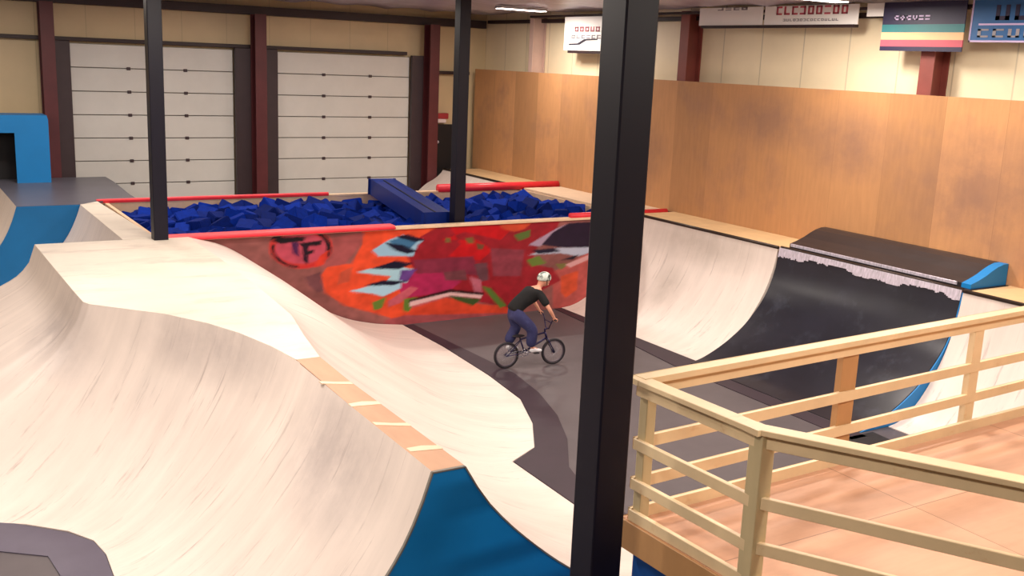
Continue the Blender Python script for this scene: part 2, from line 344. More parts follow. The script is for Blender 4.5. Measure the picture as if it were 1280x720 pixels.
# ceiling: sagging faced insulation between purlins
V = []; F = []; nx, ny = 62, 72
for i in range(nx+1):
    for j in range(ny+1):
        x = -14+(XW+14)*i/nx; y = -6+(YB+6)*j/ny
        V.append((x, y, ZC + 0.05*math.sin(x*4.1+math.sin(y*1.3)) * math.sin(y*2.0) + random.uniform(-.02, .02)))
for i in range(nx):
    for j in range(ny):
        a = i*(ny+1)+j; F.append((a, a+1, a+ny+2, a+ny+1))
nb = len(V)
V += [(-14, -6, ZC+.3), (XW, -6, ZC+.3), (XW, YB, ZC+.3), (-14, YB, ZC+.3)]; F.append((nb, nb+1, nb+2, nb+3))
struct(mesh_obj('ceiling', V, F, M_ceil, smooth=True))
GRAF=[((240,82,45),[(8.2,2.08),(9.88,2.05),(10.17,1.75),(9.81,1.25),(9.55,0.06),(9.18,0.04),(8.54,0.29),(7.83,0.53),(7.41,0.83),(7.32,1.18),(7.49,1.41),(7.97,1.38),(8.2,1.77)]),
((170,85,85),[(7.83,1.38),(7.32,1.34),(7.29,1.9),(8.25,2.01),(8.17,1.77),(8.0,1.57)]),
((205,85,60),[(7.74,1.23),(8.0,1.32),(7.93,1.02),(7.66,0.97)]),
((232,75,45),[(9.45,0.63),(10.21,0.49),(11.01,0.28),(11.83,0.15),(11.96,-0.17),(9.09,0.07),(9.18,0.36)]),
((170,80,85),[(8.72,0.14),(9.18,0.2),(11.84,0.01),(11.96,-0.25),(8.72,-0.03)]),
((195,90,85),[(12.86,0.86),(14.06,1.35),(14.14,0.16),(13.14,-0.02),(12.91,0.04)]),
((225,85,50),[(13.09,0.75),(13.57,0.85),(13.56,0.4),(13.25,0.23),(13.11,0.38)]),
((165,28,42),[(9.49,1.85),(9.88,2.03),(10.94,2.09),(11.74,2.09),(13.01,2.05),(12.81,1.69),(12.44,1.51),(12.25,1.09),(12.86,0.96),(13.09,0.66),(12.25,0.32),(12.09,0.11),(11.67,0.15),(11.01,0.32),(10.21,0.6),(9.3,0.53),(9.07,0.76),(9.34,1.2),(9.21,1.46),(9.35,1.72)]),
((210,14,26),[(9.98,1.76),(10.55,1.9),(11.45,1.68),(11.75,1.93),(10.94,2.07),(10.16,2.07),(10.46,1.64),(10.18,1.4),(10.97,1.26),(11.26,1.47),(10.87,1.71)]),
((222,80,48),[(11.38,2.05),(12.24,2.03),(12.06,1.89),(11.79,1.84),(11.5,1.92)]),
((185,38,90),[(9.16,1.09),(10.19,1.09),(10.49,0.82),(10.21,0.63),(9.45,0.59),(9.13,0.58),(9.04,0.76)]),
((140,45,70),[(9.34,1.37),(10.77,1.36),(10.98,0.91),(10.19,1.05),(9.44,1.07)]),
((150,60,75),[(11.2,1.51),(12.08,1.43),(12.01,0.83),(11.29,0.89)]),
((120,62,70),[(10.06,1.06),(10.58,1.08),(10.67,0.84),(10.12,0.88)]),
((110,65,75),[(10.81,1.19),(11.13,1.2),(11.19,0.8),(10.95,0.79)]),
((205,110,130),[(10.7,0.93),(10.99,0.82),(11.04,0.49),(10.84,0.58)]),
((205,95,110),[(8.79,0.54),(9.29,0.81),(9.48,0.76),(9.08,0.48),(8.79,0.41)]),
((210,95,95),[(9.17,0.44),(10.21,0.61),(10.27,0.52),(9.31,0.33)]),
((150,190,215),[(8.42,1.63),(8.77,1.82),(9.11,1.92),(9.6,1.79),(9.44,1.68),(9.35,1.45),(8.93,1.48),(8.56,1.5)]),
((60,110,150),[(8.77,1.8),(9.11,1.87),(9.46,1.78),(9.24,1.59),(8.97,1.68)]),
((16,14,42),[(8.93,1.88),(9.2,1.92),(9.62,1.78),(9.38,1.75)]),
((16,14,42),[(8.68,1.78),(9.11,1.7),(9.44,1.55),(9.21,1.51),(8.93,1.6)]),
((165,205,220),[(8.09,1.2),(8.67,1.31),(9.36,1.18),(9.22,0.9),(8.67,0.91),(8.85,1.06)]),
((16,14,42),[(8.38,1.25),(8.94,1.38),(9.36,1.3),(9.03,1.2)]),
((110,70,150),[(9.07,1.17),(9.43,1.17),(9.22,0.92),(9.03,0.97)]),
((165,205,225),[(7.94,0.82),(8.46,0.91),(9.09,0.96),(9.07,0.79),(8.68,0.65),(8.43,0.73)]),
((16,14,42),[(8.23,0.91),(8.67,0.99),(9.24,0.93),(8.91,0.87)]),
((95,120,45),[(8.43,0.54),(8.75,0.63),(8.65,0.4),(8.47,0.37)]),
((95,120,45),[(9.15,0.55),(9.45,0.57),(9.27,0.26),(9.14,0.31)]),
((85,115,45),[(11.01,0.69),(11.24,0.62),(11.67,0.19),(11.5,0.15)]),
((50,15,20),[(9.26,0.52),(9.62,0.58),(10.24,0.68),(11.08,0.53),(11.06,0.47),(10.25,0.61),(9.3,0.41)]),
((230,185,185),[(9.28,0.48),(10.25,0.61),(11.04,0.48),(11.0,0.41),(10.25,0.54),(9.29,0.38)]),
((60,80,35),[(10.21,0.54),(11.02,0.39),(10.81,0.26),(10.33,0.45)]),
((90,110,50),[(11.78,1.77),(12.21,1.87),(12.2,1.71),(11.93,1.63)]),
((105,125,50),[(12.14,1.19),(12.47,1.26),(12.68,1.08),(12.29,1.03)]),
((120,110,60),[(12.9,1.05),(13.34,1.04),(13.08,0.9)]),
((120,95,50),[(10.09,1.8),(10.21,1.79),(10.21,1.69),(10.1,1.7)]),
((120,95,50),[(10.56,1.76),(10.75,1.78),(10.8,1.64),(10.64,1.65)]),
((130,85,55),[(10.84,1.64),(11.04,1.59),(11.0,1.49),(10.88,1.51)]),
((175,150,175),[(12.18,1.53),(12.87,1.85),(13.27,1.98),(13.04,1.59),(12.46,1.48)]),
((40,22,50),[(12.81,1.78),(13.23,1.97),(14.35,1.97),(14.4,1.35),(13.05,1.42),(12.52,1.51)]),
((185,190,210),[(12.15,1.3),(12.85,1.42),(14.4,1.36),(13.55,1.19),(13.05,1.29)]),
((22,16,45),[(12.27,1.4),(12.87,1.42),(13.05,1.33),(12.45,1.31)]),
((25,15,35),[(13.06,1.13),(13.55,1.23),(13.42,1.12)]),
((215,160,160),[(13.18,1.01),(14.06,1.27),(14.07,1.16),(13.34,0.94)]),
((120,70,75),[(6.99,1.18),(7.32,1.26),(7.39,0.89),(7.26,0.84),(7.06,1.02)]),
((215,60,55),[(7.57,1.74),(7.55,1.63),(7.48,1.53),(7.38,1.45),(7.24,1.39),(7.08,1.35),(6.91,1.35),(6.74,1.38),(6.58,1.43),(6.45,1.51),(6.35,1.6),(6.29,1.71),(6.27,1.82),(6.29,1.92),(6.36,2.02),(6.46,2.1),(6.59,2.16),(6.74,2.2),(6.91,2.21),(7.08,2.18),(7.24,2.13),(7.37,2.06),(7.48,1.96),(7.55,1.86),(7.57,1.74)]),
((200,78,98),[(7.44,1.73),(7.42,1.65),(7.37,1.58),(7.28,1.52),(7.17,1.47),(7.04,1.45),(6.91,1.45),(6.77,1.47),(6.65,1.51),(6.54,1.56),(6.46,1.63),(6.41,1.71),(6.4,1.79),(6.41,1.87),(6.47,1.95),(6.55,2.01),(6.65,2.05),(6.78,2.08),(6.91,2.08),(7.05,2.06),(7.17,2.02),(7.28,1.97),(7.37,1.9),(7.42,1.82),(7.44,1.73)]),
((215,45,45),[(7.51,1.66),(7.5,1.61),(7.47,1.57),(7.44,1.53),(7.4,1.49),(7.35,1.46),(7.3,1.43),(7.24,1.41),(7.18,1.39),(7.12,1.38),(7.05,1.37),(6.98,1.36),(6.91,1.37),(6.84,1.37),(6.77,1.39),(6.7,1.4),(6.64,1.43),(6.58,1.45),(6.52,1.48),(6.47,1.52),(6.43,1.56),(6.39,1.6),(6.36,1.64),(6.34,1.69),(6.33,1.73),(6.39,1.73),(6.4,1.69),(6.42,1.65),(6.45,1.62),(6.48,1.58),(6.52,1.55),(6.57,1.52),(6.62,1.49),(6.67,1.46),(6.73,1.44),(6.78,1.43),(6.85,1.42),(6.91,1.41),(6.97,1.41),(7.03,1.41),(7.09,1.42),(7.15,1.43),(7.21,1.45),(7.26,1.47),(7.3,1.5),(7.35,1.53),(7.38,1.56),(7.41,1.59),(7.43,1.63),(7.45,1.67)]),
((22,10,22),[(7.22,2.1),(7.25,2.09),(7.29,2.07),(7.32,2.06),(7.34,2.04),(7.37,2.02),(7.4,2.0),(7.42,1.97),(7.44,1.95),(7.46,1.93),(7.48,1.9),(7.49,1.88),(7.51,1.85),(7.52,1.83),(7.53,1.8),(7.53,1.78),(7.54,1.75),(7.54,1.73),(7.54,1.7),(7.53,1.67),(7.53,1.65),(7.52,1.62),(7.51,1.6),(7.49,1.58),(7.48,1.55),(7.39,1.59),(7.4,1.61),(7.41,1.63),(7.42,1.65),(7.43,1.67),(7.43,1.69),(7.44,1.71),(7.44,1.73),(7.44,1.75),(7.43,1.78),(7.43,1.8),(7.42,1.82),(7.41,1.84),(7.4,1.86),(7.39,1.88),(7.37,1.9),(7.36,1.92),(7.34,1.94),(7.32,1.96),(7.3,1.98),(7.28,1.99),(7.25,2.01),(7.23,2.02),(7.2,2.04),(7.17,2.05)]),
((22,10,22),[(6.86,1.37),(6.81,1.38),(6.77,1.39),(6.73,1.4),(6.69,1.41),(6.66,1.42),(6.62,1.43),(6.59,1.45),(6.55,1.47),(6.52,1.49),(6.49,1.51),(6.46,1.53),(6.44,1.55),(6.41,1.58),(6.39,1.6),(6.37,1.63),(6.36,1.65),(6.34,1.68),(6.33,1.7),(6.33,1.73),(6.32,1.76),(6.32,1.79),(6.32,1.81),(6.32,1.84),(6.33,1.87),(6.39,1.85),(6.38,1.83),(6.38,1.81),(6.38,1.78),(6.38,1.76),(6.39,1.74),(6.39,1.71),(6.4,1.69),(6.42,1.66),(6.43,1.64),(6.45,1.62),(6.47,1.6),(6.49,1.58),(6.51,1.56),(6.53,1.54),(6.56,1.52),(6.59,1.5),(6.62,1.49),(6.65,1.47),(6.68,1.46),(6.72,1.45),(6.75,1.44),(6.79,1.43),(6.82,1.42),(6.86,1.42)]),
((22,10,22),[(6.29,1.96),(6.38,2.04),(6.54,2.04),(6.51,1.98)]),
((22,10,22),[(6.32,1.94),(6.54,2.0),(7.02,1.98),(6.96,1.9),(6.51,1.87)]),
((22,10,22),[(6.86,1.86),(7.35,1.9),(7.32,1.8),(6.93,1.79)]),
((80,30,80),[(6.72,1.89),(6.86,1.88),(6.88,1.58),(6.75,1.68)]),
((40,10,35),[(6.94,1.83),(7.07,1.82),(7.06,1.42),(6.96,1.51)]),
((22,10,22),[(7.01,1.69),(7.19,1.72),(7.16,1.64),(7.02,1.63)]),
((225,60,40),[(7.29,1.58),(7.49,1.7),(7.39,1.41),(7.19,1.35)])]
# eave beam along the back wall, girts and header
def girt(name, label, args, m=None):
    o = MB().box(*args, bev=0.01).build(name, m or M_girt); tag(o, label, 'beam'); return o
girt('eave_beam', 'long dark steel beam running just under the ceiling along the back wall', (-13.9, XP+0.4, YB-0.28, YB-0.02, 6.45, 6.68))
girt('wall_girt', 'dark rail above the two garage doors', (-13.9, 14.0, YB-0.2, YB-0.02, 5.53, 5.63))
girt('wall_girt', 'short dark rail in the back corner beside the second garage door', (14.92, 16.2, YB-0.18, YB-0.02, 5.0, 5.1))
girt('wall_girt', 'dark rail under the ceiling on the right wall behind the banners', (XW-0.14, XW-0.01, 12.7, YB-0.3, 6.6, 6.7))

girt('hanging_rail', 'thin dark rail the banners hang from under the ceiling on the right wall', (XP+0.02, XP+0.1, 9.3, 25.9, 6.72, 6.78))
# garage doors
def garage_door(name, x0, x1, z1, label):
    o = MB()
    o.box(x0, x1, YB-0.07, YB-0.05, 0, z1)
    d = struct(o.build(name, M_groove), label, 'garage door')
    h = z1/9
    for k in range(9):
        MB().box(x0+0.01, x1-0.01, YB-0.12, YB-0.06, k*h+0.012, (k+1)*h-0.012, bev=0.008).build('door_section', M_door, d)
    for k in range(1, 9):
        for t in (0.34, 0.69):
            xx = x0+(x1-x0)*t
            MB().box(xx-0.05, xx+0.05, YB-0.15, YB-0.11, k*h-0.04, k*h+0.04, bev=0.01).build('hinge', M_track, d)
    return d
garage_door('door_1', 4.44, 8.68, 5.48, 'white sectional garage door, the left one on the back wall')
garage_door('door_2', 9.92, 14.12, 5.48, 'white sectional garage door nearer the back right corner')

def steel_column(label, xm, track_l, track_r, top=6.46):
    c = empty('steel_column', label, 'column', 'columns along the back wall')
    b = MB()
    b.box(xm-0.16, xm+0.16, YB-0.75, YB-0.72, 0, top); b.box(xm-0.16, xm+0.16, YB-0.34, YB-0.31, 0, top); b.box(xm-0.02, xm+0.02, YB-0.73, YB-0.32, 0, top)
    b.build('web_and_flanges', M_maroon, c)
    MB().box(xm-0.2, xm+0.2, YB-0.8, YB-0.3, 0, 0.03).build('base_plate', M_maroon, c)
    for (a, e) in (track_l, track_r):
        if e > a: MB().box(a, e, YB-0.3, YB-0.15, 0, 5.53, bev=0.01).build('door_jamb', M_track, c)
    return c
steel_column('maroon steel column left of the first garage door, above the blue box', 3.86, (0, 0), (3.98, 4.43))
steel_column('maroon steel column between the two garage doors', 9.28, (8.69, 9.2), (9.4, 9.91))
steel_column('maroon steel column right of the second garage door, near the corner', 14.66, (14.13, 14.6), (0, 0))
# wall columns on the right side: tapered frames
def frame_column(label, y, m, wtop=0.42, wbot=0.3):
    c = empty('wall_column', label, 'column', 'columns behind the plywood on the right wall')
    b = MB(); yy = 0.15
    yy = wbot/2; b.box(XP+0.1, XP+0.13, y-yy, y+yy, 0, 6.8); b.box(XW-0.04, XW-0.01, y-yy, y+yy, 0, 6.8); b.box(XP+0.12, XW-0.03, y-0.02, y+0.02, 0, 6.8)
    b.build('web_and_flanges', m, c); MB().box(XP+0.09, XW, y-0.2, y+0.2, 0, 0.03).build('base_plate', m, c)
    return c
frame_column('steel wall column with light painted in as pale pink, to the left of the white square sign', 25.9, M_maroonlt, wbot=0.2)
frame_column('brown steel wall column left of the big white banner', 19.2, M_brown)
frame_column('dark red steel wall column under the striped banner', 12.45, M_brown)
frame_column('steel wall column nearest the viewer', 5.9, M_maroon)

# back corner: dark man door, alarm box
dd = MB().box(15.05, 16.2, YB-0.08, YB-0.02, 0, 3.45).build('door_3', M_dark); struct(dd, 'dark narrow door in the back right corner', 'door')
MB().box(15.0, 15.05, YB-0.12, YB-0.02, 0, 3.52).build('door_frame', M_track, dd)
MB().ball((15.15, YB-0.12, 2.9), 0.05).build('door_handle', M_worn, dd)
al = empty('alarm_box', 'small red and white alarm box above the dark corner door', 'alarm')
MB().box(14.98, 15.5, YB-0.16, YB-0.02, 3.62, 3.8, bev=0.02).build('housing', mat('alarm_red', (170, 50, 55), 0.5, 0.1), al)
MB().box(15.1, 15.4, YB-0.2, YB-0.1, 3.5, 3.62, bev=0.02).build('light_lens', mat('alarm_white', (240, 225, 225), 0.4, 0.02), al)

# plywood cladding of the right wall
pc = empty('plywood_cladding', 'tall tan plywood sheets lining the right wall above the ramps', 'plywood wall')
MB().box(XP, XP+0.025, 1.5, YB-0.35, 2.1, 5.2).build('plywood_sheets', M_ply, pc)
MB().box(XP+0.025, XP+0.065, 1.5, YB-0.35, 5.02, 5.16).build('top_batten', M_pine, pc)
lt = MB().box(XP-0.1, XP+0.02, 9.0, 9.9, 2.62, 2.72, bev=0.02).build('board_scrap', M_pine); tag(lt, 'short pale board fixed on the plywood right of the black ramp', 'board')

# posts
def post(x, y, top, label, w=0.25):
    p = empty('support_post', label, 'post', 'navy steel posts holding the roof')
    MB().box(x-w/2, x+w/2, y-w/2, y+w/2, 0.02, top-0.02, bev=0.012).build('shaft', M_post, p)
    MB().box(x-w*.9, x+w*.9, y-w*.9, y+w*.9, 0, 0.025).build('base_plate', M_post, p)
    MB().box(x-w*.8, x+w*.8, y-w*.8, y+w*.8, top-0.03, top, bev=0.004).build('cap_plate', M_post, p)
    return p
post(4.23, 19.1-0.26, ZC-0.06, 'dark navy steel post at the left end of the foam pit')
post(10.6, 19.42, ZC-0.06, 'dark navy steel post in the middle of the foam pit front')
post(4.17, 5.42, ZC-0.06, 'thick black steel post in the foreground beside the wooden railing corner', 0.26)

# ------------------------------------------------------------------ central ramp
H = 2.1
ZD = H+0.012
fL = prof([(0, 1), (.04, .88), (.09, .77), (.14, .68), (.22, .57), (.32, .44), (.42, .33), (.52, .235), (.62, .155), (.72, .09), (.82, .04), (.92, .01), (1, 0)])
fR = prof([(0, 1), (.06, .85), (.144, .71), (.23, .59), (.317, .48), (.394, .395), (.5, .285), (.6, .195), (.7, .12), (.8, .06), (.9, .018), (1, 0)])
fS = prof([(0, 1), (.06, .965), (.12, .93), (.19, .86), (.27, .745), (.364, .595), (.47, .42), (.588, .248), (.66, .165), (.746, .095), (.867, .035), (1, 0)])
spine = empty('spine_ramp', 'large cream wooden spine ramp filling the left foreground with blue end panel', 'ramp')
crestL = [(3.77, 7.22), (3.80, 9.0), (3.86, 10.6), (3.78, 11.4), (3.62, 12.1), (3.4, 12.7), (3.02, 13.38), (2.6, 13.86), (2.26, 14.25), (2.21, 14.4), (2.20, 15.0), (2.19, 16.5), (2.18, 18.95)]
baseL = [(1.78, 7.22), (1.78, 9.0), (1.80, 10.6), (1.82, 11.15), (1.76, 11.55), (1.55, 11.92), (1.15, 12.32), (0.5, 12.75), (-0.2, 13.2), (-0.8, 13.7), (-1.3, 14.6), (-1.5, 16.2), (-1.5, 18.95)]
fK = prof([(0, 1), (.02, .88), (.045, .80), (.08, .745), (.12, .705), (.18, .65), (.3, .54), (.5, .35), (.7, .18), (.85, .07), (1, 0)])
def mixL(ti, s):
    k = min(max((ti-7.0)/4.6, 0), 1); k = k*k*(3-2*k)
    return fL(s)*(1-k)+fK(s)*k
sheet_loft(crestL, baseL, H, fL, 'left_face', M_rampL, spine, mixf=mixL)
crestR = [(4.75, 18.95), (4.72, 17), (4.66, 15.2), (4.58, 13.8), (4.5, 12.7), (4.3, 11.7), (4.14, 10.8), (4.1, 9.8), (4.08, 7.22)]
baseR = [(9.12, 18.95), (9.12, 17.07), (9.0, 15.15), (8.82, 13.78), (8.38, 12.71), (7.86, 11.84), (7.28, 11.51), (7.24, 9.92), (7.2, 7.22)]
def mixR(ti, s):
    k = min(max((ti-2.0)/3.0, 0), 1); k = k*k*(3-2*k)
    return fS(s)*(1-k)+fR(s)*k
sheet_loft(crestR, baseR, H, fR, 'right_face', M_ramp, spine, mixf=mixR)
polyD = [p for p in crestL if p[1] >= 10.5][::1]
polyD = [(3.86, 10.75)] + [p for p in crestL if p[1] > 10.9] + [p for p in crestR if p[1] > 11] + [(4.14, 10.75)]
MB().prism(polyD, H-0.05, ZD).build('top_deck', M_deck, spine)
MB().prism([(3.77, 7.22), (3.80, 9.0), (3.86, 10.75), (4.14, 10.75), (4.1, 9.8), (4.08, 7.22)], H-0.05, ZD).build('ridge_strip', M_strip, spine)
for yy, d in ((9.75, .05), (9.05, -.05), (8.36, .06), (7.72, -.04)):
    MB().prism([(3.80, yy+d), (4.09, yy-.1), (4.09, yy-.01), (3.95, yy+.05), (3.80, yy+.09+d)], ZD-0.01, ZD+0.004).build('pale_joint', M_strip2, spine)
pl = [(3.76, 0.0)]
pts = [(3.77+(1.78-3.77)*s/24, max(H*fL(s/24), 0)) for s in range(24, -1, -1)] + [(4.08+(7.2-4.08)*s/24, max(H*fR(s/24), 0)) for s in range(25)]
pts = [(x, z) for x, z in pts]
pts[0] = (pts[0][0], 0.0); pts[-1] = (pts[-1][0], 0.0)
pts.append((7.2, -0.0)); pts = pts[:-1]
MB().slab([(x, z+0.0) for x, z in pts], (0, 7.2, 0.001), (1, 0, 0), (0, 0, 1), (0, 0.018, 0)).build('end_panel', M_blue, spine)['label'] = 'bright blue painted end panel'
# dark edge strip of the end panel
e = MB()
for i in range(len(pts)-1):
    e.bar((pts[i][0], 7.205, pts[i][1]+0.004), (pts[i+1][0], 7.205, pts[i+1][1]+0.004), 0.03, 0.014, bev=0)
e.build('panel_edge', M_groove, spine)

# ramp beside the pit, further left
side = empty('side_quarter_pipe', 'pale quarter pipe running along the left end of the foam pit', 'ramp')
sheet_loft([(3.62, 18.97), (3.62, 21), (3.64, 23.48)], [(1.6, 18.97), (1.6, 21), (1.6, 23.48)], H, fL, 'riding_face', M_ramp, side)
MB().prism([(3.62, 18.97), (4.2, 18.97), (4.06, 23.9), (3.64, 23.5)], H-0.05, ZD).build('top_deck', M_deck, side)
MB().prism([(3.64, 18.99), (4.16, 18.99), (4.02, 23.8), (3.66, 23.45)], 0, H-0.05).build('frame', M_strip, side)

# grey platform with blue end
plat = empty('platform', 'low grey topped platform with a bright blue end panel at the far left', 'platform')
MB().prism([(2.4, 23.52), (3.66, 23.52), (4.04, 23.92), (4.9, 23.98), (5.05, 27.3), (5.05, 28.4), (2.4, 28.4)], H-0.03, ZD).build('top_deck', M_greydeck, plat)
MB().prism([(2.42, 23.56), (3.66, 23.56), (4.06, 24.12), (5.0, 24.12), (5.0, 28.3), (2.42, 28.3)], 0, H-0.03).build('body', M_greydeck, plat)
ep = [(2.4-1.9*s/20, H*fL(s/20)) for s in range(20, -1, -1)] + [(3.66, H), (3.66, 0)]
ep[0] = (0.5, 0)
MB().slab(ep, (0, 23.5, 0.004), (1, 0, 0), (0, 0, 1), (0, 0.02, 0)).build('end_panel', M_blue, plat)['label'] = 'bright blue end panel'
sheet_loft([(2.4, 23.53), (2.4, 28.4)], [(0.5, 23.53), (0.5, 28.4)], H, fL, 'riding_face', M_ramp, plat)

bb = empty('hut_box', 'bright blue wooden hut with a dark opening on the grey platform', 'hut')
b = MB(); rc = [(3.62, 2.11), (3.62, 3.62)]+[(3.50+0.12*math.cos(a*PI/12), 3.62+0.12*math.sin(a*PI/12)) for a in range(1, 7)]+[(0.9, 3.74), (0.9, 3.32), (2.86, 3.32), (2.86, 2.11)]
b.slab(rc, (0, 27.45, 0), (1, 0, 0), (0, 0, 1), (0, 0.03, 0)); b.build('front_panel', M_blue, bb)
MB().box(0.9, 3.6, 27.48, 28.35, 3.7, 3.735).build('roof_panel', M_blue, bb)
MB().box(3.58, 3.61, 27.48, 28.35, 2.115, 3.7).build('side_panel', M_blue, bb)
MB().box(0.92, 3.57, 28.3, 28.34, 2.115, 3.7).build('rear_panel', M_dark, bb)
# ------------------------------------------------------------------ foam pit
PX0, PX1, PY0, PY1 = 4.3, 15.0, 19.0, 24.0
pit = empty('foam_pit', 'long foam pit with graffiti covered front wall and red edges', 'foam pit')
# front wall with sprayed graffiti, painted per vertex in wall coordinates
nx, nz = 560, 112
XX = np.linspace(PX0-0.05, PX1+0.05, nx+1); ZZ = np.linspace(0.0, 2.03, nz+1)
def inpoly(px, pz, poly):
    ins = np.zeros(px.shape, bool); n = len(poly)
    for i in range(n):
        x0, z0 = poly[i]; x1, z1 = poly[(i+1) % n]
        if z0 == z1: continue
        c = ((z0 > pz) != (z1 > pz)) & (px < (x1-x0)*(pz-z0)/(z1-z0)+x0)
        ins ^= c
    return ins
gx, gz = np.meshgrid(XX, ZZ, indexing='ij')
rng = np.random.RandomState(3)
NG = [np.random.RandomState(5).rand(260, 60), np.random.RandomState(6).rand(260, 60)]
def vnoise(x, z, f, k):
    u = np.clip(x*f, 0, 257); v = np.clip(z*f*1.3+2, 0, 57); i = u.astype(int); j = v.astype(int); fu = u-i; fv = v-j
    fu = fu*fu*(3-2*fu); fv = fv*fv*(3-2*fv); g = NG[k]
    return (g[i, j]*(1-fu)+g[i+1, j]*fu)*(1-fv)+(g[i, j+1]*(1-fu)+g[i+1, j+1]*fu)*fv
acc = np.zeros(gx.shape+(3,)); NS = 7
for s in range(NS):
    jx = gx+rng.uniform(-0.03, 0.03); jz = gz+rng.uniform(-0.02, 0.02)
    jx = jx + 0.015*np.sin(jz*23+s) ; jz = jz+0.01*np.sin(jx*17+s)
    col = np.empty(gx.shape+(3,)); col[:] = lin((160, 96, 92))
    ton = 0.9+0.12*np.sin(jx*2.3+np.sin(jz*3.1)*1.5)*np.sin(jz*4.3+jx*0.7)
    col *= ton[..., None]
    for c, poly in GRAF:
        col[inpoly(jx, jz, poly)] = lin(c)
    mot = vnoise(jx, jz, 5.5, 0)*.6+vnoise(jx, jz, 13.0, 1)*.4
    red = (col[..., 0] > 2.2*col[..., 1])
    col *= np.where(red, 0.50+0.42*mot, 0.86)[..., None]
    acc += col
acc /= NS
V = []; F = []
V = np.stack([gx.ravel(), np.full(gx.size, PY0-0.02), gz.ravel()], 1)
idx = np.arange(gx.size).reshape(gx.shape)
F = np.stack([idx[:-1, :-1].ravel(), idx[1:, :-1].ravel(), idx[1:, 1:].ravel(), idx[:-1, 1:].ravel()], 1)
m_g = bpy.data.materials.new('graffiti_wall'); m_g.use_nodes = True
bs = m_g.node_tree.nodes['Principled BSDF']; bs.inputs['Roughness'].default_value = 0.5; bs.inputs['Specular IOR Level'].default_value = 0.25
at = m_g.node_tree.nodes.new('ShaderNodeVertexColor'); at.layer_name = 'paint'; m_g.node_tree.links.new(at.outputs[0], bs.inputs['Base Color'])
back = [(PX0-0.05, PY0+0.0, 0), (PX1+0.05, PY0+0.0, 0), (PX1+0.05, PY0+0.0, 2.03), (PX0-0.05, PY0+0.0, 2.03)]
n0 = len(V)
verts = [tuple(v) for v in V]+back
faces = [tuple(f) for f in F]+[(n0, n0+3, n0+2, n0+1), (int(idx[0, 0]), n0, n0+1, int(idx[-1, 0]))]
gw = mesh_obj('front_wall', verts, faces, m_g, pit)
gw['label'] = 'front wall sprayed with red, orange, black and light blue graffiti'
ca = gw.data.color_attributes.new('paint', 'FLOAT_COLOR', 'POINT')
flat = np.ones((len(verts), 4)); flat[:, :3] = lin((160, 96, 92)); flat[:n0, :3] = acc.reshape(-1, 3)
ca.data.foreach_set('color', flat.ravel())
MB().box(PX0, PX1, PY1-0.02, PY1+0.06, 0, 2.03).build('back_wall', M_pitwood, pit)
MB().box(PX0-0.08, PX0-0.0, PY0+0.02, PY1, 0, 2.06).build('side_wall', M_pitwood, pit)
MB().box(PX1, PX1+0.05, PY0+0.02, PY1, 0, 2.06).build('side_wall', M_pitwood, pit)
MB().box(PX0, PX1, PY0+0.02, PY1-0.02, 0.0, 0.1).build('pit_bottom', M_pitwood, pit)
# front cap: bare board, red painted left half, red lip
MB().box(4.15, 15.06, PY0-0.06, PY0+0.14, 2.03, 2.085, bev=0.01).build('front_cap', M_pitwood, pit)
MB().box(4.4, 8.9, PY0-0.09, PY0+0.16, 2.04, 2.135, bev=0.012).build('front_edge', M_pink, pit)['label'] = 'red painted front edge with its lit top put in as pink'
MB().tube([(4.4, PY0-0.1, 2.075), (8.9, PY0-0.1, 2.075)], 0.022).build('front_stripe', M_red, pit)
b = MB(); b.tube([(13.3, PY0+0.03, 2.12), (16.1, PY0+0.03, 2.12)], 0.07, 12); b.build('front_padding', M_red, pit, smooth=True)['label'] = 'short red padding at the right end of the front edge'
MB().box(4.1, 12.6, PY1-0.04, PY1+0.12, 2.03, 2.09, bev=0.01).build('back_cap', M_pitwood, pit)
MB().box(4.06, 9.45, PY1-0.07, PY1+0.13, 2.06, 2.125, bev=0.012).build('back_edge', M_red, pit)['label'] = 'red painted back edge'
MB().tube([(4.06, PY1-0.03, 2.13), (9.45, PY1-0.03, 2.13)], 0.022).build('back_lip', M_pink, pit, smooth=True)
b = MB(); b.tube([(12.5, PY1, 2.15), (16.28, PY1, 2.15)], 0.11, 14); b.build('back_padding', M_red, pit, smooth=True)['label'] = 'thick red padding along the right part of the back edge'
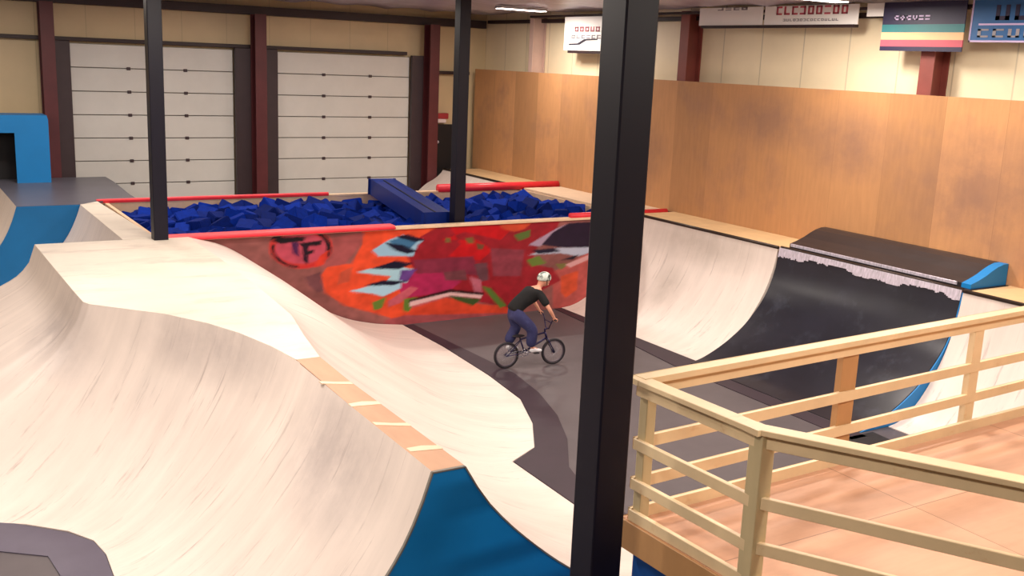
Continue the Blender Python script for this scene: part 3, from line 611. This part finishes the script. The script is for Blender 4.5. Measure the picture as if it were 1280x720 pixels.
# foam blocks
fl = MB().box(PX0+0.01, PX1-0.01, PY0+0.05, PY1-0.04, 0.1, 1.62).build('foam_fill', M_foam); tag(fl, 'deep heap of blue foam under the loose blocks of the pit', 'foam', kind='stuff')
bm = bmesh.new(); bmesh.ops.create_cube(bm, size=1.0); bmesh.ops.bevel(bm, geom=bm.edges[:], offset=0.05, segments=2, affect='EDGES')
bme = bpy.data.meshes.new('foam_block'); bm.to_mesh(bme); bm.free(); bme.materials.append(M_foam)
n = 0; cells = []
NXc, NYc = 30, 10
for j in range(NYc):
    for i in range(NXc):
        cells.append((PX0+0.25+(PX1-PX0-0.5)*(i+0.5*(j % 2)*0.6)/(NXc-0.7), PY0+0.32+(PY1-PY0-0.64)*j/(NYc-1)))
for (x, y) in cells:
    o = bpy.data.objects.new('foam_block', bme); COL.objects.link(o)
    sx = random.uniform(.3, .5); sy = random.uniform(.3, .46); sz = random.uniform(.2, .34)
    o.scale = (sx, sy, sz)
    o.rotation_euler = (random.uniform(-.6, .6), random.uniform(-.6, .6), random.uniform(0, PI))
    hump = 0.10*math.sin(x*0.9+1.3)+0.05*math.sin(y*2.1+x)
    edge = min(x-PX0, PX1-x, y-PY0, PY1-y)
    z = 1.80+hump*min(edge/0.9, 1)+random.uniform(-.05, .07)
    if y-PY0 < 0.6 or PY1-y < 0.6 : z = min(z, 1.82)
    o.location = (min(max(x+random.uniform(-.06, .06), PX0+.3), PX1-.3), min(max(y+random.uniform(-.05, .05), PY0+0.33), PY1-0.33), z)
    tag(o, 'loose blue foam block lying in the foam pit', 'foam block', 'blue foam blocks in the pit')
# blue pad across the pit
pad = empty('landing_pad', 'long dark blue vinyl pad lying across the foam pit behind the middle post', 'pad')
b = MB(); b.bar((10.72, 23.6, 2.30), (10.28, 19.75, 2.03), 0.62, 0.30, bev=0.05); b.build('cover', M_mat, pad, angle=40)
b = MB(); b.bar((10.75, 23.6, 2.462), (10.31, 19.75, 2.19), 0.03, 0.012, bev=0); b.build('seam', M_dark, pad)

# ------------------------------------------------------------------ quarter pipes along the plywood wall
fQ = lambda s: (1.9-math.sqrt(max(1.9**2-(1.89*(1-s))**2, 0)))/ (1.9-math.sqrt(1.9**2-1.89**2))
fQ = prof([(0, 1), (.01, .93), (.03, .84), (.06, .75), (.1, .655), (.16, .55), (.24, .44), (.33, .335), (.43, .24), (.54, .155), (.65, .088), (.76, .041), (.87, .012), (1, 0)])
def quarter(name, y0, y1, label, xb0=13.16, xb1=None, f=None):
    xb1 = xb1 or xb0
    q = empty(name, label, 'ramp', 'quarter pipes along the plywood wall')
    sheet_loft([(15.02, y0), (15.02, y1)], [(xb0, y0), (xb1, y1)], H, f or fQ, 'riding_face', M_rampQ, q, nu=30)
    MB().box(15.03, XP-0.002, y0, y1, H-0.04, ZD).build('top_deck', M_qdeck, q)
    MB().box(15.03, XP-0.02, y0+.02, y1-.02, 0.0, H-0.04).build('frame', M_strip, q)
    MB().tube([(15.03, y0, ZD+0.012), (15.03, y1, ZD+0.012)], 0.034, 10).build('coping', M_coping, q, smooth=True)
    return q
quarter('quarter_pipe', 14.3, 18.97, 'cream quarter pipe between the foam pit and the black ramp')
quarter('quarter_pipe', 24.1, 28.5, 'cream quarter pipe in the far corner behind the foam pit', 12.4, f=prof([(0, 1), (.04, .93), (.12, .86), (.22, .8), (.4, .62), (.6, .36), (.8, .13), (1, 0)]))
quarter('quarter_pipe', 6.4, 10.16, 'cream quarter pipe between the black ramp and the railed platform', 13.55)
pd = empty('pit_side_deck', 'narrow wooden deck between the foam pit and the plywood wall', 'deck')
MB().box(15.08, XP-0.002, 19.2, 23.85, H-0.04, ZD).build('top_deck', M_strip2, pd)
MB().box(15.08, XP-0.02, 19.22, 23.83, 0, H-0.04).build('frame', M_strip, pd)

fB = prof([(0, 1), (.02, .86), (.05, .73), (.1, .61), (.17, .5), (.25, .41), (.35, .31), (.45, .235), (.57, .16), (.7, .095), (.85, .035), (1, 0)])
bq = empty('black_quarter_pipe', 'glossy black painted quarter pipe with a worn white top edge', 'ramp')
sheet_loft([(15.04, 10.2), (15.04, 14.27)], [(12.9, 10.2), (12.95, 14.27)], H, fB, 'riding_face', M_black, bq, nu=30)
bp = [(15.04+(12.9-15.04)*s/24, H*fB(s/24)) for s in range(25)]+[(15.04, 0)]
bp[24] = (12.9, 0.0)
MB().slab([(x, z-0.0) for x, z in bp], (0, 10.17, 0.005), (1, 0, 0), (0, 0, 1), (0, 0.02, 0)).build('side_panel', M_blue, bq)['label'] = 'blue painted side panel'
MB().box(15.05, XP-0.002, 10.2, 14.27, H-0.04, ZD).build('top_deck', M_blackbox, bq)
MB().box(15.06, XP-0.02, 10.22, 14.25, 0, H-0.04).build('frame', M_dark, bq)
b = MB(); wd = 0.03
for k in range(110):
    y0 = 10.2+4.07*k/110; y1 = y0+4.07/110+0.001
    wd = min(max(wd+random.uniform(-.016, .016), 0.0), 0.04)
    s1 = .006+wd*.14; z1 = H*fB(s1)+.012; x1 = 15.04-2.14*s1
    b.slab([(x1-.004, z1), (15.045, 2.112), (15.045, 2.128), (15.03, 2.128), (x1-.012, z1+.004)], (0, y0, 0), (1, 0, 0), (0, 0, 1), (0, y1-y0, 0))
b.build('worn_edge', M_worn, bq)['label'] = 'scraped white top edge'
MB().tube([(15.08, 10.2, ZD+0.015), (15.08, 14.27, ZD+0.015)], 0.034, 10).build('coping', M_coping, bq, smooth=True)
led = empty('grind_ledge', 'low black ledge with rounded top and blue end behind the black ramp', 'ledge')
lp = [(15.32, 2.115), (15.32, 2.19), (15.5, 2.24), (15.7, 2.31), (15.85, 2.38), (16.0, 2.44), (16.15, 2.475), (16.28, 2.48), (16.28, 2.115)]
MB().slab(lp, (0, 10.42, 0), (1, 0, 0), (0, 0, 1), (0, 3.86, 0)).build('body', M_blackbox, led)
MB().slab([(x, z-0.0) for x, z in lp], (0, 10.24, 0), (1, 0, 0), (0, 0, 1), (0, 0.178, 0)).build('end_panel', M_blue, led)['label'] = 'blue painted end'
MB().bar((15.315, 10.5, 2.165), (15.315, 14.25, 2.165), 0.02, 0.06).build('front_edge', M_worn, led)

tag(MB().prism([(11.9, 9.0), (13.0, 8.9), (13.1, 10.1), (12.4, 10.1)], 0.001, 0.012).build('floor_patch', M_dark), 'gap shadow painted as a black patch on the floor at the near end of the black ramp', 'floor patch')  # black patch painted for the shadowed gap beside the ramp
# thin strips of darker tone on the floor along the ramp feet
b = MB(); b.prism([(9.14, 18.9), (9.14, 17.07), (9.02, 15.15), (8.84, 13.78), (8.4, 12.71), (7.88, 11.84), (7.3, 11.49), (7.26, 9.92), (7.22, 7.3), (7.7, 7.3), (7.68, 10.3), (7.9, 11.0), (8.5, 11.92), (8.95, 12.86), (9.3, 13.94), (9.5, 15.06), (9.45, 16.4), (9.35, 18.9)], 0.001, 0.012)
tag(b.build('floor_patch', M_floordk), 'dark strip on the floor along the foot of the cream spine ramp', 'floor patch')
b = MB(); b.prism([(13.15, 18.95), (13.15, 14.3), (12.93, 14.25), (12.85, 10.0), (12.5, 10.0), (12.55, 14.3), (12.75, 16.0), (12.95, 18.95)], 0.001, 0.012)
tag(b.build('floor_patch', M_floordk), 'dark strip on the floor along the foot of the right quarter pipes', 'floor patch')
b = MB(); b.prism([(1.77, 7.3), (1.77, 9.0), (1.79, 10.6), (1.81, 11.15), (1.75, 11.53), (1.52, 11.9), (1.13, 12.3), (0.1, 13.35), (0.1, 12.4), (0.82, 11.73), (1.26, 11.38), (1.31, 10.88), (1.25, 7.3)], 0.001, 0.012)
tag(b.build('floor_patch', mat('slate_floor_strip', (86, 80, 96), 0.5, 0.1, 2)), 'slate grey strip on the floor at the bottom left under the ramp foot', 'floor patch')

# ------------------------------------------------------------------ railed platform, lower right
rp = empty('viewing_platform', 'raised plywood platform with pine edge boards in the lower right', 'platform')
dk = [(4.7, 5.8), (4.74, 4.52), (6.45, 1.7), (XP-.01, 1.7), (XP-.01, 6.15)]
MB().prism(dk, H-0.04, H).build('plywood_deck', M_plydeck, rp)
def inset(poly, d):
    cx = sum(p[0] for p in poly)/len(poly); cy = sum(p[1] for p in poly)/len(poly)
    return [(x+(cx-x)*d, y+(cy-y)*d) for x, y in poly]
MB().prism(inset(dk, 0.02), 0.0, H-0.25).build('skirt', M_bluedk, rp)['label'] = 'blue painted skirt'
for a, c in ((dk[4], dk[0]), (dk[0], dk[1]), (dk[1], dk[2])):
    MB().bar((a[0], a[1], H-0.12), (c[0], c[1], H-0.12), 0.04, 0.235).build('fascia_board', M_oldpost, rp)
rl = empty('wooden_railing', 'pale pine railing with two middle rails around the plywood platform', 'railing')
Cc = (4.72, 5.74); Pp = (4.77, 4.56); Qq = (6.42, 1.78); Ee = (16.1, 6.3)
def lerp(a, b_, t): return (a[0]+(b_[0]-a[0])*t, a[1]+(b_[1]-a[1])*t)
for (a, c) in ((Ee, Cc), (Cc, Pp), (Pp, Qq)):
    MB().bar((*a, 3.22), (*c, 3.22), 0.13, 0.04).build('top_rail', M_pine, rl)
    MB().box(c[0]-.065, c[0]+.065, c[1]-.065, c[1]+.065, 3.199, 3.2405).build('rail_corner', M_pine, rl)
    MB().bar((*a, 3.15), (*c, 3.15), 0.04, 0.10).build('rail_board', M_pine, rl)
    for z in (2.72, 2.40):
        MB().bar((*a, z), (*c, z), 0.04, 0.085).build('middle_rail', M_pine, rl)
    a = (a[0], min(a[1], 6.1)); MB().bar((*a, 2.146), (*c, 2.146), 0.04, 0.09).build('kick_board', M_pine, rl)
def rpost(x, y, wx, wy, m, z0=H):
    MB().box(x-wx/2, x+wx/2, y-wy/2, y+wy/2, z0, 3.2, bev=0.006).build('post', m, rl)
rpost(4.78, 5.69, 0.09, 0.09, M_pinepost)
rpost(4.81, 4.55, 0.12, 0.12, M_pinepost)
rpost(7.2, 5.90, 0.2, 0.07, M_oldpost, 1.2)
rpost(9.15, 5.98, 0.14, 0.07, M_pine, 1.2); rpost(11.1, 6.06, 0.12, 0.07, M_pine, 1.2); rpost(13.2, 6.15, 0.12, 0.07, M_pine, 1.2)
rpost(5.75, 2.98, 0.12, 0.12, M_pinepost)

# ------------------------------------------------------------------ banners and sign on the right wall
def strokes(mb, x, y0, y1, z0, z1, n, seed, th):
    rs = random.Random(seed)
    for k in range(n):
        a = y0+(y1-y0)*k/n; e = y0+(y1-y0)*(k+0.72)/n
        mb.box(x-0.006, x, min(a, e), max(a, e), z0, z0+th)
        if rs.random() < .7: mb.box(x-0.006, x, min(a, e), max(a, e), z1-th, z1)
        if rs.random() < .8: mb.box(x-0.006, x, min(a, a+(e-a)*.3), max(a, a+(e-a)*.3), z0, z1)
        if rs.random() < .6: mb.box(x-0.006, x, min(e, e-(e-a)*.3), max(e, e-(e-a)*.3), z0, z1)
M_white = mat('banner_white', (246, 244, 240), 0.5, 0.02); M_bred = mat('banner_red', (196, 84, 100), 0.5, 0.1); M_bgrey = mat('banner_grey_ink', (150, 145, 150), 0.5, 0.1)
M_bnavy = mat('banner_navy', (32, 26, 62), 0.5, 0.08); M_teal = mat('banner_teal', (40, 118, 122), 0.5, 0.08); M_cream = mat('banner_cream', (236, 190, 140), 0.5, 0.05)
M_lblue = mat('banner_blue', (40, 98, 156), 0.5, 0.1); M_ink = mat('sign_ink', (40, 36, 50), 0.5, 0.1); M_lav = mat('banner_lavender', (205, 185, 225), 0.5, 0.05)
XB = XP+0.02
def pane(x, y0, y1, z0, z1, name, m, parent, t=0.02): return MB().box(x-t, x, min(y0, y1), max(y0, y1), z0, z1).build(name, m, parent)
bn = empty('banner', 'plain white banner on the right wall next to the brown column', 'banner', 'banners high on the right wall')
pane(XB, 16.6, 18.6, 6.46, 6.84, 'sheet', M_white, bn)
s = MB(); strokes(s, XB-.021, 18.0, 17.0, 6.78, 6.84, 4, 2, .02); s.build('lettering', M_bgrey, bn)
bn = empty('banner', 'white banner with red lettering on the right wall', 'banner', 'banners high on the right wall')
pane(XB, 14.05, 16.54, 6.46, 6.84, 'sheet', M_white, bn)
s = MB(); strokes(s, XB-.021, 16.2, 14.25, 6.66, 6.83, 9, 5, .035); s.build('lettering', M_bred, bn)
s = MB(); strokes(s, XB-.021, 16.0, 14.5, 6.53, 6.58, 16, 8, .012); s.build('small_lettering', M_bgrey, bn)
bn = empty('banner', 'small white banner piece at the left of the striped flag', 'banner', 'banners high on the right wall')
pane(XB, 13.4, 13.85, 6.6, 6.84, 'sheet', M_white, bn)
bn = empty('striped_flag', 'flag with navy, teal, cream and red stripes on the right wall', 'flag')
ys = (11.62, 13.36)
for (a, c, mm) in ((6.44, 6.84, M_bnavy), (6.30, 6.44, M_teal), (6.17, 6.30, M_cream), (6.05, 6.17, M_bred), (5.97, 6.05, M_bnavy)):
    pane(XB-0.12, ys[0], ys[1], a, c, 'stripe', mm, bn)
s = MB(); strokes(s, XB-.141, 13.1, 12.3, 6.52, 6.6, 6, 11, .025); s.build('lettering', M_lav, bn)
MB().box(XB-.12, XP+.1, 11.7, 13.3, 6.7, 6.76).build('hanging_bar', M_girt, bn)
bn = empty('banner', 'blue banner with pale border and dark lettering at the right edge', 'banner', 'banners high on the right wall')
pane(XB-0.05, 9.6, 11.56, 6.14, 6.84, 'sheet', M_lblue, bn)
b = MB(); b.box(XB-.075, XB-.07, 9.6, 11.56, 6.14, 6.17); b.box(XB-.075, XB-.07, 11.53, 11.56, 6.14, 6.84); b.build('border', M_lav, bn)
s = MB(); strokes(s, XB-.071, 11.4, 9.7, 6.22, 6.36, 6, 21, .03); s.build('lettering', M_bgrey, bn)
s = MB(); strokes(s, XB-.071, 11.1, 9.7, 6.5, 6.75, 4, 22, .07); s.build('large_lettering', M_bnavy, bn)
s = MB(); s.box(XB-.075, XB-.07, 9.6, 11.4, 6.42, 6.45); s.build('line', M_lav, bn)
sg = empty('wall_sign', 'square white sign with red and black lettering on the right wall', 'sign')
pane(XB, 22.1, 24.05, 5.84, 6.72, 'panel', M_white, sg, 0.03)
s = MB(); strokes(s, XB-.031, 23.55, 22.35, 6.33, 6.46, 5, 31, .04); s.build('lettering', mat('sign_red', (200, 120, 130), 0.5, 0.1), sg)
s = MB(); strokes(s, XB-.031, 23.7, 22.3, 6.15, 6.25, 6, 32, .035); s.build('small_lettering', M_bgrey, sg)
s = MB(); s.slab([(0, 0), (.5, .02), (.8, .13), (1.3, .15), (1.3, .18), (.7, .17), (.4, .06), (0, .05)], (XB-.031, 23.8, 5.97), (0, -1, 0), (0, 0, 1), (-.005, 0, 0)); s.build('underline', M_ink, sg)
b = MB().box(XP+.02, XP+.1, 22.1, 23.9, 5.77, 5.84).build('sign_bracket', M_girt); tag(b, 'dark ledge bar below the square white sign', 'bar')
b = MB().box(XP-.02, XP+.1, 14.1, 18.5, 6.40, 6.459).build('sign_bracket', M_girt); tag(b, 'long dark ledge bar below the white banners', 'bar')

# ------------------------------------------------------------------ bicycle
BIKE = Matrix.Translation((9.99, 15.36, 0.0)) @ Matrix.Rotation(math.radians(-7), 4, 'Z')
def place(o): o.matrix_world = BIKE; return o
bk = place(empty('bicycle', 'small dark trick bicycle ridden past the graffiti wall', 'bicycle'))
def bpart(mb, name, m, parent=bk, smooth=True): return mb.build(name, m, parent, smooth=smooth)
M_tire = mat('tire_rubber', (26, 20, 28), 0.7, 0.1, 5); M_frame = mat('bike_frame_blue', (34, 30, 70), 0.35, 0.1, 5, metal=0.3); M_chrome = mat('bike_chrome', (180, 180, 190), 0.25, 0.05, 5, metal=0.9)
M_rim = mat('bike_rim', (110, 100, 110), 0.35, 0.05, 5, metal=0.6)
for hx in (-0.47, 0.49):
    t = MB(); t.tube([(hx+0.228*math.cos(a*PI/24), 0, 0.25+0.228*math.sin(a*PI/24)) for a in range(48)], 0.022, 10, closed=True)
    wh = bpart(t, 'wheel', M_tire)
    t = MB(); t.tube([(hx+0.2*math.cos(a*PI/24), 0, 0.25+0.2*math.sin(a*PI/24)) for a in range(48)], 0.012, 8, closed=True); bpart(t, 'rim', M_rim, wh)
    t = MB()
    for k in range(36):
        a = k*PI/18; t.tube([(hx+0.02*math.cos(a+.6), 0.02*(-1)**k, 0.25+0.02*math.sin(a+.6)), (hx+0.2*math.cos(a), 0, 0.25+0.2*math.sin(a))], 0.0016, 4)
    bpart(t, 'spokes', M_chrome, wh)
    t = MB(); t.tube([(hx, -0.055, 0.25), (hx, -.03, .25), (hx, .03, .25), (hx, 0.055, 0.25)], [0.008, 0.025, 0.025, 0.008], 12); bpart(t, 'hub', M_frame, wh)
t = MB(); BB = (-0.11, 0, 0.29); ST = (-0.2, 0, 0.53); HT = (0.3, 0, 0.63); HB = (0.335, 0, 0.53)
t.tube([BB, ST], 0.016); t.tube([ST, HT], 0.017); t.tube([BB, HB], 0.02); t.tube([HT, HB], 0.022)
for s_ in (-1, 1):
    t.tube([(BB[0], s_*.02, BB[2]), (-0.25, s_*.05, .27), (-0.47, s_*0.06, 0.25)], 0.009); t.tube([(ST[0], s_*.015, ST[2]-.02), (-0.47, s_*0.06, 0.25)], 0.008)
bpart(t, 'frame', M_frame)
t = MB(); t.tube([HT, (0.325, 0, 0.55), HB], 0.018)
for s_ in (-1, 1): t.tube([(HB[0], 0, HB[2]), (HB[0]+.01, s_*.05, HB[2]-.03), (0.49, s_*.055, 0.25)], 0.012)
bpart(t, 'fork', M_frame)
t = MB(); t.tube([(0.3, 0, 0.62), (0.29, 0, 0.69), (0.34, 0, 0.70)], 0.018)
t.tube([(0.33, -.36, .935), (0.35, -.22, .92), (0.35, -.18, .9), (0.34, -.06, .71), (0.34, .06, .71), (0.35, .18, .9), (0.35, .22, .92), (0.33, .36, .935)], 0.011)
t.tube([(0.35, -.14, .84), (0.35, .14, .84)], 0.009)
hb = bpart(t, 'handlebar', M_frame)
for s_ in (-1, 1): t = MB(); t.tube([(0.345, s_*.25, .926), (0.33, s_*.37, .936)], 0.017); bpart(t, 'grip', M_tire, hb)
t = MB(); t.tube([ST, (-0.215, 0, 0.58)], 0.013)
for i in range(1): t.ball((-0.24, 0, 0.6), 0.1, (1.25, .6, .25))
bpart(t, 'saddle', M_tire)
t = MB(); t.tube([(BB[0], -.05, BB[2]), (BB[0], .05, BB[2])], 0.02)
t.tube([(BB[0], -.06, BB[2]), (0.06, -.07, 0.30)], 0.011); t.tube([(BB[0], .06, BB[2]), (-0.28, .07, 0.28)], 0.011)
t.tube([(BB[0]+.07*math.cos(a*PI/10), -.045, BB[2]+.07*math.sin(a*PI/10)) for a in range(20)], 0.008, 6, closed=True)
cr = bpart(t, 'crank', M_chrome)
t = MB(); t.box(0.01, .11, -.19, -.09, .285, .31, bev=.005); bpart(t, 'pedal', M_tire, cr, False)
t = MB(); t.box(-.33, -.23, .09, .19, .265, .29, bev=.005); bpart(t, 'pedal', M_tire, cr, False)
t = MB(); t.tube([(BB[0], -.045, BB[2]+.07), (-.47, -.045, .28), (-.5, -.045, .25), (-.47, -.045, .22), (BB[0], -.045, BB[2]-.07)], 0.005, 6, closed=True); bpart(t, 'chain', M_chrome)

# ------------------------------------------------------------------ rider
def skin_mesh(verts, edges, radii, root=0, lv=2):
    me = bpy.data.meshes.new('tmp'); me.from_pydata(verts, edges, []); me.update()
    o = bpy.data.objects.new('tmp', me); COL.objects.link(o)
    sk = o.modifiers.new('skin', 'SKIN'); sk.use_smooth_shade = True
    sv = me.skin_vertices[0].data
    for i, r in enumerate(radii):
        sv[i].radius = r if isinstance(r, tuple) else (r, r); sv[i].use_root = (i == root)
    sb = o.modifiers.new('sub', 'SUBSURF'); sb.levels = lv; sb.render_levels = lv
    dg = bpy.context.evaluated_depsgraph_get(); ev = o.evaluated_get(dg)
    res = bpy.data.meshes.new_from_object(ev)
    bpy.data.objects.remove(o)
    return res
def chain_fig(chains, lv=2):
    """chains: list of [(point, radius), ...]; points equal to earlier ones are shared"""
    vs = []; ed = []; ra = []; idx = {}
    for ch in chains:
        prev = None
        for p, r in ch:
            k = tuple(round(c, 4) for c in p)
            if k not in idx: idx[k] = len(vs); vs.append(p); ra.append(r)
            if prev is not None and prev != idx[k]: ed.append((prev, idx[k]))
            prev = idx[k]
    return skin_mesh(vs, ed, ra, 0, lv)
def put(name, me, m, parent):
    me.materials.clear(); me.materials.append(m); me.name = name
    me.polygons.foreach_set('use_smooth', [True]*len(me.polygons))
    o = bpy.data.objects.new(name, me); COL.objects.link(o)
    if parent: o.parent = parent
    return o
def join_meshes(ms):
    bm = bmesh.new()
    for m_ in ms: bm.from_mesh(m_)
    me = bpy.data.meshes.new('joined'); bm.to_mesh(me); bm.free(); return me
pel = (-.36, 0, 1.09); ab = (-.26, 0, 1.21); ch_ = (-.07, 0, 1.34); nb_ = (.08, 0, 1.44); nk = (.13, 0, 1.50); hd0 = (.17, 0, 1.56); hd1 = (.21, 0, 1.63)
body = [[(pel, (.12, .10)), (ab, (.13, .11)), (ch_, (.16, .12)), (nb_, (.10, .09)), (nk, .052), (hd0, .07), (hd1, .09)]]
LG = {}
for s_, knee, ank, toe in ((-1, (-.02, -.17, .74), (-.03, -.14, .40), (.13, -.14, .335)), (1, (-.20, .17, .72), (-.38, .14, .42), (-.22, .14, .33))):
    hip = (-.34, s_*.09, 1.03)
    body.append([(pel, (.12, .10)), (hip, .085), ((hip[0]*.5+knee[0]*.5, hip[1]*.5+knee[1]*.5, hip[2]*.5+knee[2]*.5), .078), (knee, .058), ((knee[0]*.5+ank[0]*.5-.02, knee[1]*.5+ank[1]*.5, knee[2]*.5+ank[2]*.5), .052), (ank, .036), ((ank[0]*.4+toe[0]*.6, ank[1], toe[2]+.02), .034), (toe, .024)])
    LG[s_] = (hip, knee, ank, toe)
AR = {}
for s_ in (-1, 1):
    sh = (.07, s_*.18, 1.40); el = (.20, s_*.33, 1.15); wr = (.315, s_*.305, .975); pm = (.335, s_*.305, .945)
    body.append([(nb_, (.10, .09)), (sh, .06), ((.13, s_*.26, 1.28), .046), (el, .038), ((.26, s_*.32, 1.06), .034), (wr, .024), (pm, (.030, .022))])
    AR[s_] = (sh, el, wr, pm)
meshes = [chain_fig(body)]
# five curled fingers per hand, rooted in the palm and closed around the grip
for s_ in (-1, 1):
    for k in range(4):
        y = s_*(.272+.022*k); ln = (1.0, 1.08, 1.03, .85)[k]
        meshes.append(chain_fig([[((.340, y, .953), .0095), ((.362, y, .958), .009), ((.374, y, .938), .0085), ((.362-.004*ln, y, .912), .008), ((.342, y, .906), .0072)]], 1))
    meshes.append(chain_fig([[((.325, s_*.285, .955), .010), ((.318, s_*.262, .945), .0095), ((.325, s_*.25, .92), .0085), ((.345, s_*.255, .909), .0075)]], 1))
# face: nose, ears, eyes, mouth are shaped on the head
f = MB(); f.ball((.235, 0, 1.605), .088, (1.0, .84, 1.18), 20)
f.ball((.325, 0, 1.585), .017, (1, .8, 1.4), 10); f.ball((.30, 0, 1.535), .028, (.9, 1.1, .7), 10)
for s_ in (-1, 1): f.ball((.215, s_*.076, 1.595), .022, (.8, .4, 1.3), 10)
fo = f.build('tmp_head', None); meshes.append(fo.data); bpy.data.objects.remove(fo)
M_skin = mat('skin', (214, 150, 124), 0.5, 0.06, 8); M_shirt = mat('black_shirt', (5, 4, 7), 0.9, 0.2, 8); M_jean = mat('blue_jeans', (38, 40, 84), 0.8, 0.15, 8, scuff=((60, 66, 110), 9, .5, .8)); M_shoe = mat('white_shoe', (222, 222, 226), 0.5, 0.05, 8)
rider = put('person', join_meshes(meshes), M_skin, None)
tag(rider, 'person in black shirt, blue jeans and white helmet riding the small bicycle', 'person')
rider.matrix_world = BIKE
t = MB()
for s_ in (-1, 1): t.ball((.313, s_*.032, 1.612), .011, (.7, 1, .7), 8)
t.build('eyes', M_ink, rider)
t = MB(); t.box(.318, .326, -.022, .022, 1.545, 1.551); t.build('mouth', mat('lips', (170, 90, 85), .5, .05), rider)
sh_ = [[((-.375, 0, 1.05), (.18, .155)), ((-.33, 0, 1.12), (.175, .155)), (ab, (.165, .15)), (ch_, (.19, .16)), ((.06, 0, 1.385), (.15, .125)), (nb_, (.10, .085)), ((.125, 0, 1.455), .064)]]
for s_ in (-1, 1):
    sh, el, wr, pm = AR[s_]
    sh_.append([((.06, 0, 1.385), (.13, .11)), (sh, .085), ((.13, s_*.26, 1.28), .078), ((.17, s_*.305, 1.205), .074)])
put('shirt', chain_fig(sh_), M_shirt, rider)
jn = [[((-.29, 0, 1.17), (.15, .135)), ((-.355, 0, 1.05), (.165, .14))]]
for s_ in (-1, 1):
    hip, knee, ank, toe = LG[s_]
    mid = tuple(hip[i]*.5+knee[i]*.5 for i in range(3)); m2 = tuple(knee[i]*.5+ank[i]*.5 for i in range(3))
    jn.append([((-.355, 0, 1.05), (.165, .14)), (hip, .13), (mid, .125), (knee, .112), ((m2[0]-.03, m2[1], m2[2]), .108), ((ank[0]-.01, ank[1], ank[2]+.0), .10)])
put('jeans', chain_fig(jn), M_jean, rider)
for s_ in (-1, 1):
    hip, knee, ank, toe = LG[s_]
    sh = put('shoe', chain_fig([[((ank[0]-.045, ank[1], toe[2]+.012), .036), ((ank[0]+.03, ank[1], toe[2]+.018), .042), ((toe[0]-.03, toe[1], toe[2]+.004), .040), ((toe[0]+.05, toe[1], toe[2]-.002), .028)], [((ank[0]+.03, ank[1], toe[2]+.018), .042), ((ank[0], ank[1], ank[2]+.0), .042)]]), M_shoe, rider)
    if s_ == -1: sh['label'] = 'white shoe on the front pedal'
# helmet: shell with vents and straps
t = MB(); q = bmesh.ops.create_uvsphere(t.bm, u_segments=24, v_segments=16, radius=.118)
for v in list(q['verts']):
    if v.co.z < -0.035: v.co.z = -0.035 + (v.co.z+0.035)*0.15
    v.co = Vector((v.co.x*1.14+.225, v.co.y*.95, v.co.z*1.0+1.66))
hm = t.build('helmet', mat('helmet_shell', (205, 215, 205), 0.35, 0.35, 9, scuff=((40, 52, 50), 9, .5, .6)), rider, smooth=True)
t = MB()
for s_ in (-1, 1): t.tube([(.24, s_*.098, 1.62), (.26, s_*.07, 1.55), (.285, 0, 1.515)], .006, 6)
t.build('strap', M_dark, hm)

# ------------------------------------------------------------------ ceiling lamps
for (x, y, z, wt) in LAMPS:
    far = (x, y) == (14.6, 23.6)
    l = empty('ceiling_lamp', 'lit shop light under the ceiling above the far right corner of the foam pit' if far else 'shop light high above the skatepark, above the top edge of the photo', 'lamp', None if far else 'shop lights under the ceiling')
    MB().box(x-0.7, x+0.7, y-0.17, y+0.17, z, z+0.07, bev=0.01).build('housing', M_housing, l)
    MB().box(x-0.68, x+0.68, y-0.15, y+0.15, z-0.012, z+0.001).build('diffuser', M_lamp, l)
    for dx in (-.5, .5): MB().tube([(x+dx, y, z+.06), (x+dx, y, ZC+.05)], .006, 6).build('hanger', M_housing, l)
    ld = bpy.data.lights.new('lamp_light', 'AREA'); ld.shape = 'RECTANGLE'; ld.size = 1.3; ld.size_y = 0.28; ld.energy = wt; ld.color = LAMP_COLOR
    lo = bpy.data.objects.new('lamp_light', ld); COL.objects.link(lo); lo.location = (x, y, z-0.02); lo.parent = l
